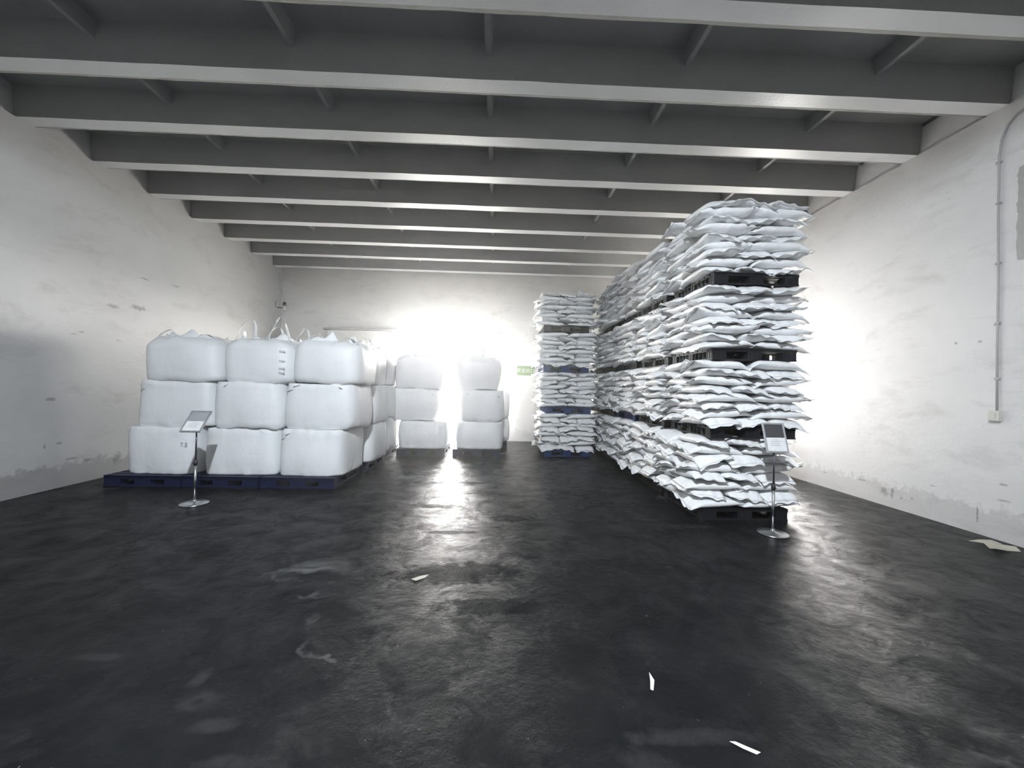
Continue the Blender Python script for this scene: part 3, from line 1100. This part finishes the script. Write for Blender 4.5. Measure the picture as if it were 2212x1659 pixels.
# ------------------------------------------------------------------ floor-standing sign holders
def sign_stand(x, y, top_z, tilt, height, back, label):
    e = empty('sign_stand', (x, y, 0))
    tag(e, label, 'sign stand', 'floor sign stands')
    bm = bmesh.new()
    bm_lathe(bm, [(0.152, 0.0), (0.153, 0.008), (0.148, 0.014), (0.09, 0.02), (0.03, 0.028), (0.018, 0.04), (0.016, 0.055)], 48)
    part('base', bm, M_chrome, e, True)
    hpz = top_z - height / 2 * math.cos(tilt)
    bm = bmesh.new()
    bm_tube(bm, [(0, 0, 0.05), (0, 0, 0.5)], 0.0125, 16)
    part('lower_pole', bm, M_chrome, e, True)
    bm = bmesh.new()
    bm_tube(bm, [(0, 0, 0.5), (0, 0.0, hpz - 0.02)], 0.0095, 16)
    part('upper_pole', bm, M_pole, e, True)
    bm = bmesh.new()
    bm_lathe(bm, [(0.013, -0.035), (0.019, -0.03), (0.022, 0.0), (0.019, 0.03), (0.013, 0.035)], 20, (0, 0, 0.5))
    bm_tube(bm, [(0, -0.012, 0.5), (0, -0.04, 0.5)], 0.008, 10)
    part('clamp_knob', bm, M_dark, e, True)
    # tilted holder: local frame pivot
    w, h = 0.245, height
    rot = (-tilt, 0, 0)
    loc = (0, -0.01, hpz)
    bm = bmesh.new()
    fw = 0.02
    for a in ((-w / 2, -w / 2 + fw, -h / 2, h / 2), (w / 2 - fw, w / 2, -h / 2, h / 2),
              (-w / 2 + fw, w / 2 - fw, -h / 2, -h / 2 + fw), (-w / 2 + fw, w / 2 - fw, h / 2 - fw, h / 2)):
        bm_box(bm, a[0], a[1], -0.012, 0.004, a[2], a[3])
    fr = part('frame', bm, M_frame, e, bevel=0.003, loc=loc, rot=rot)
    bm = bmesh.new()
    bm_box(bm, -w / 2 + 0.004, w / 2 - 0.004, 0.004, 0.008, -h / 2 + 0.004, h / 2 - 0.004)
    bm_box(bm, -w / 2 + fw, w / 2 - fw, -0.006, 0.004, -0.01, h / 2 - fw)
    part('backing_board', bm, back, e, loc=loc, rot=rot)
    bm = bmesh.new()
    bm_box(bm, -w / 2 + fw, w / 2 - fw, -0.0075, 0.004, -h / 2 + fw, 0.0)
    sh = part('paper_sheet', bm, M_paper, e, loc=loc, rot=rot)
    bm = bmesh.new()
    for k, (a, b) in enumerate(((-0.03, 0.035), (-0.06, 0.06), (-0.06, 0.045), (-0.06, 0.05))):
        z = -0.025 - 0.02 * k
        bm_box(bm, a, b, -0.0082, -0.0076, z - 0.0025, z + 0.0025)
    o = part('printed_lines', bm, M_ink, sh)
    bm = bmesh.new()
    bm_box(bm, -0.02, 0.02, 0.008, 0.03, -0.05, 0.02)
    part('bracket', bm, M_dark, e, loc=loc, rot=rot)
    return e


sign_stand(-3.65, 5.03, 1.125, math.radians(39), 0.31, M_backing,
           'chrome sign stand holding a grey and white sheet, before the bulk bags')
sign_stand(3.02, 4.20, 1.19, math.radians(17), 0.325, M_backing_dark,
           'chrome sign stand holding a half black sheet, before the nearest sack stack')

# ------------------------------------------------------------------ wall fittings
e = empty('exit_sign', (0.83, far(0.8) - 0.012, 2.015))
tag(e, 'green emergency exit sign with white characters on far wall', 'sign')
bm = bmesh.new()
bm_box(bm, -0.25, 0.25, -0.012, 0.01, -0.135, 0.135)
part('panel', bm, M_green, e, bevel=0.004)
t_ = text_part('安全出口', e, 0.13, (0.0, -0.0135, 0.0), (PI / 2, 0, 0), M_white, extrude=0.001)

# conduit and switch box on the right wall
e = empty('switch_box', (xr(4.08) - 0.03, 4.08, 1.33))
tag(e, 'small cream switch box on right wall at the foot of the conduit', 'switch')
bm = bmesh.new()
bm_box(bm, -0.03, 0.03, -0.045, 0.045, -0.055, 0.055)
part('housing', bm, M_switch, e, bevel=0.005)
bm = bmesh.new()
bm_box(bm, -0.036, -0.03, -0.02, 0.02, -0.03, 0.03)
part('rocker', bm, M_switch, e, bevel=0.002)
e = empty('conduit', (xr(4.08) - 0.016, 4.08, 1.38), -0.0146)
tag(e, 'thin vertical grey conduit running down the right wall to a switch', 'conduit')
bm = bmesh.new()
pts = [(0, 0, 0), (0, 0.003, 0.7), (0, -0.002, 1.4), (0, 0.004, 2.1), (0, 0, 2.75), (0, -0.02, 2.93), (0, -0.07, 3.06), (0, -0.15, 3.13),
       (0, -0.4, 3.16), (0, -1.2, 3.17)]
bm_tube(bm, pts, 0.011, 10)
part('pipe', bm, M_pipe, e, True)
for z in (0.35, 0.95, 1.6, 2.25, 2.7):
    bm = bmesh.new()
    bm_box(bm, -0.013, 0.013, -0.022, 0.022, z - 0.01, z + 0.01)
    part('clip', bm, M_pipe, e)

# camera / lamp on a bracket in the far left corner
yc = 11.12
e = empty('security_camera', (xl(yc) + 0.01, yc, 3.56))
tag(e, 'small black and white camera on a bracket in far left corner', 'camera')
bm = bmesh.new()
bm_box(bm, -0.01, 0.02, -0.05, 0.05, 0.0, 0.17)
part('wall_plate', bm, M_switch, e, bevel=0.006)
bm = bmesh.new()
bm_tube(bm, [(0.0, 0, 0.01), (0.2, 0.02, 0.0)], 0.012, 10)
part('arm', bm, M_dark, e, True)
bm = bmesh.new()
bm_tube(bm, [(0.2, 0.02, 0.15), (0.21, 0.0, 0.05)], [0.045, 0.05], 16)
part('hood', bm, M_dark, e, True)
bm = bmesh.new()
bm_tube(bm, [(0.21, 0.0, 0.05), (0.215, -0.02, -0.07)], [0.04, 0.035], 16)
part('housing', bm, M_switch, e, True)
bm = bmesh.new()
bm_tube(bm, [(0.0, 0.1, 0.55), (0.08, 0.08, 0.48), (0.14, 0.05, 0.37), (0.18, 0.03, 0.25), (0.2, 0.02, 0.14)], 0.005, 8)
part('cable', bm, M_pipe, e, True)

# ------------------------------------------------------------------ litter
def sheet(name, pts, z, thick, mat, label, cat, bend=0.02):
    bm = bmesh.new()
    n = len(pts)
    cx = sum(p[0] for p in pts) / n
    cy = sum(p[1] for p in pts) / n
    lo, hi = [], []
    for i, (x, y) in enumerate(pts):
        dz = bend * (0.5 + 0.5 * math.sin(i * 2.4))
        lo.append(bm.verts.new((x - cx, y - cy, z + dz)))
        hi.append(bm.verts.new((x - cx, y - cy, z + dz + thick)))
    cl, ch = bm.verts.new((0, 0, z)), bm.verts.new((0, 0, z + thick + bend * 0.3))
    for i in range(n):
        j = (i + 1) % n
        bm.faces.new((lo[i], lo[j], hi[j], hi[i]))
        bm.faces.new((ch, hi[i], hi[j]))
        bm.faces.new((cl, lo[j], lo[i]))
    o = obj(name, mesh_of(name, bm, mat), None, (cx, cy, 0))
    return tag(o, label, cat)


sheet('cardboard_sheet', [(4.98, 3.99), (5.03, 3.9), (5.0, 3.83), (4.97, 3.75), (5.07, 3.74), (5.2, 3.735), (5.24, 3.8), (5.27, 3.92), (5.25, 4.0), (5.12, 4.01)],
      0.004, 0.003, M_card, 'crumpled pale cardboard sheet on floor beside right wall', 'cardboard', 0.03)
sheet('paper_scrap', [(1.04, 1.69), (1.075, 1.655), (1.12, 1.63), (1.14, 1.635), (1.10, 1.665), (1.065, 1.69)],
      0.002, 0.001, M_paper, 'long white paper scrap on floor near bottom edge', 'litter', 0.004)
sheet('plastic_sliver', [(0.852, 2.11), (0.856, 2.05), (0.826, 1.985), (0.82, 1.98), (0.812, 1.99), (0.835, 2.05)],
      0.002, 0.001, M_paper, 'narrow white sliver on floor in middle foreground', 'litter', 0.003)
sheet('paper_fragment', [(-0.62, 3.13), (-0.58, 3.10), (-0.52, 3.16), (-0.5, 3.2), (-0.56, 3.18)],
      0.002, 0.002, M_card, 'small pale scrap on floor left of bright reflection', 'litter', 0.006)

# ------------------------------------------------------------------ haze volume added to imitate lens bloom around the openings
HAZE = 0.0075
if HAZE:
    bm = bmesh.new()
    bm_box(bm, -6.25, 5.95, YB0 - 0.1, FAR + 0.5, -0.05, ZS + 0.05)
    mz = bpy.data.materials.new('bloom_haze')
    mz.use_nodes = True
    nt = mz.node_tree
    nt.nodes.clear()
    out = nt.nodes.new('ShaderNodeOutputMaterial')
    vs = nt.nodes.new('ShaderNodeVolumeScatter')
    vs.inputs['Density'].default_value = HAZE
    vs.inputs['Anisotropy'].default_value = 0.82
    vs.inputs['Color'].default_value = (1, 1, 1, 1)
    nt.links.new(vs.outputs[0], out.inputs['Volume'])
    hz = obj('glow_haze', mesh_of('glow_haze', bm, mz))
    tag(hz, 'thin pale haze added to the hall air for glow at the openings', 'haze')
    hz['kind'] = 'stuff'
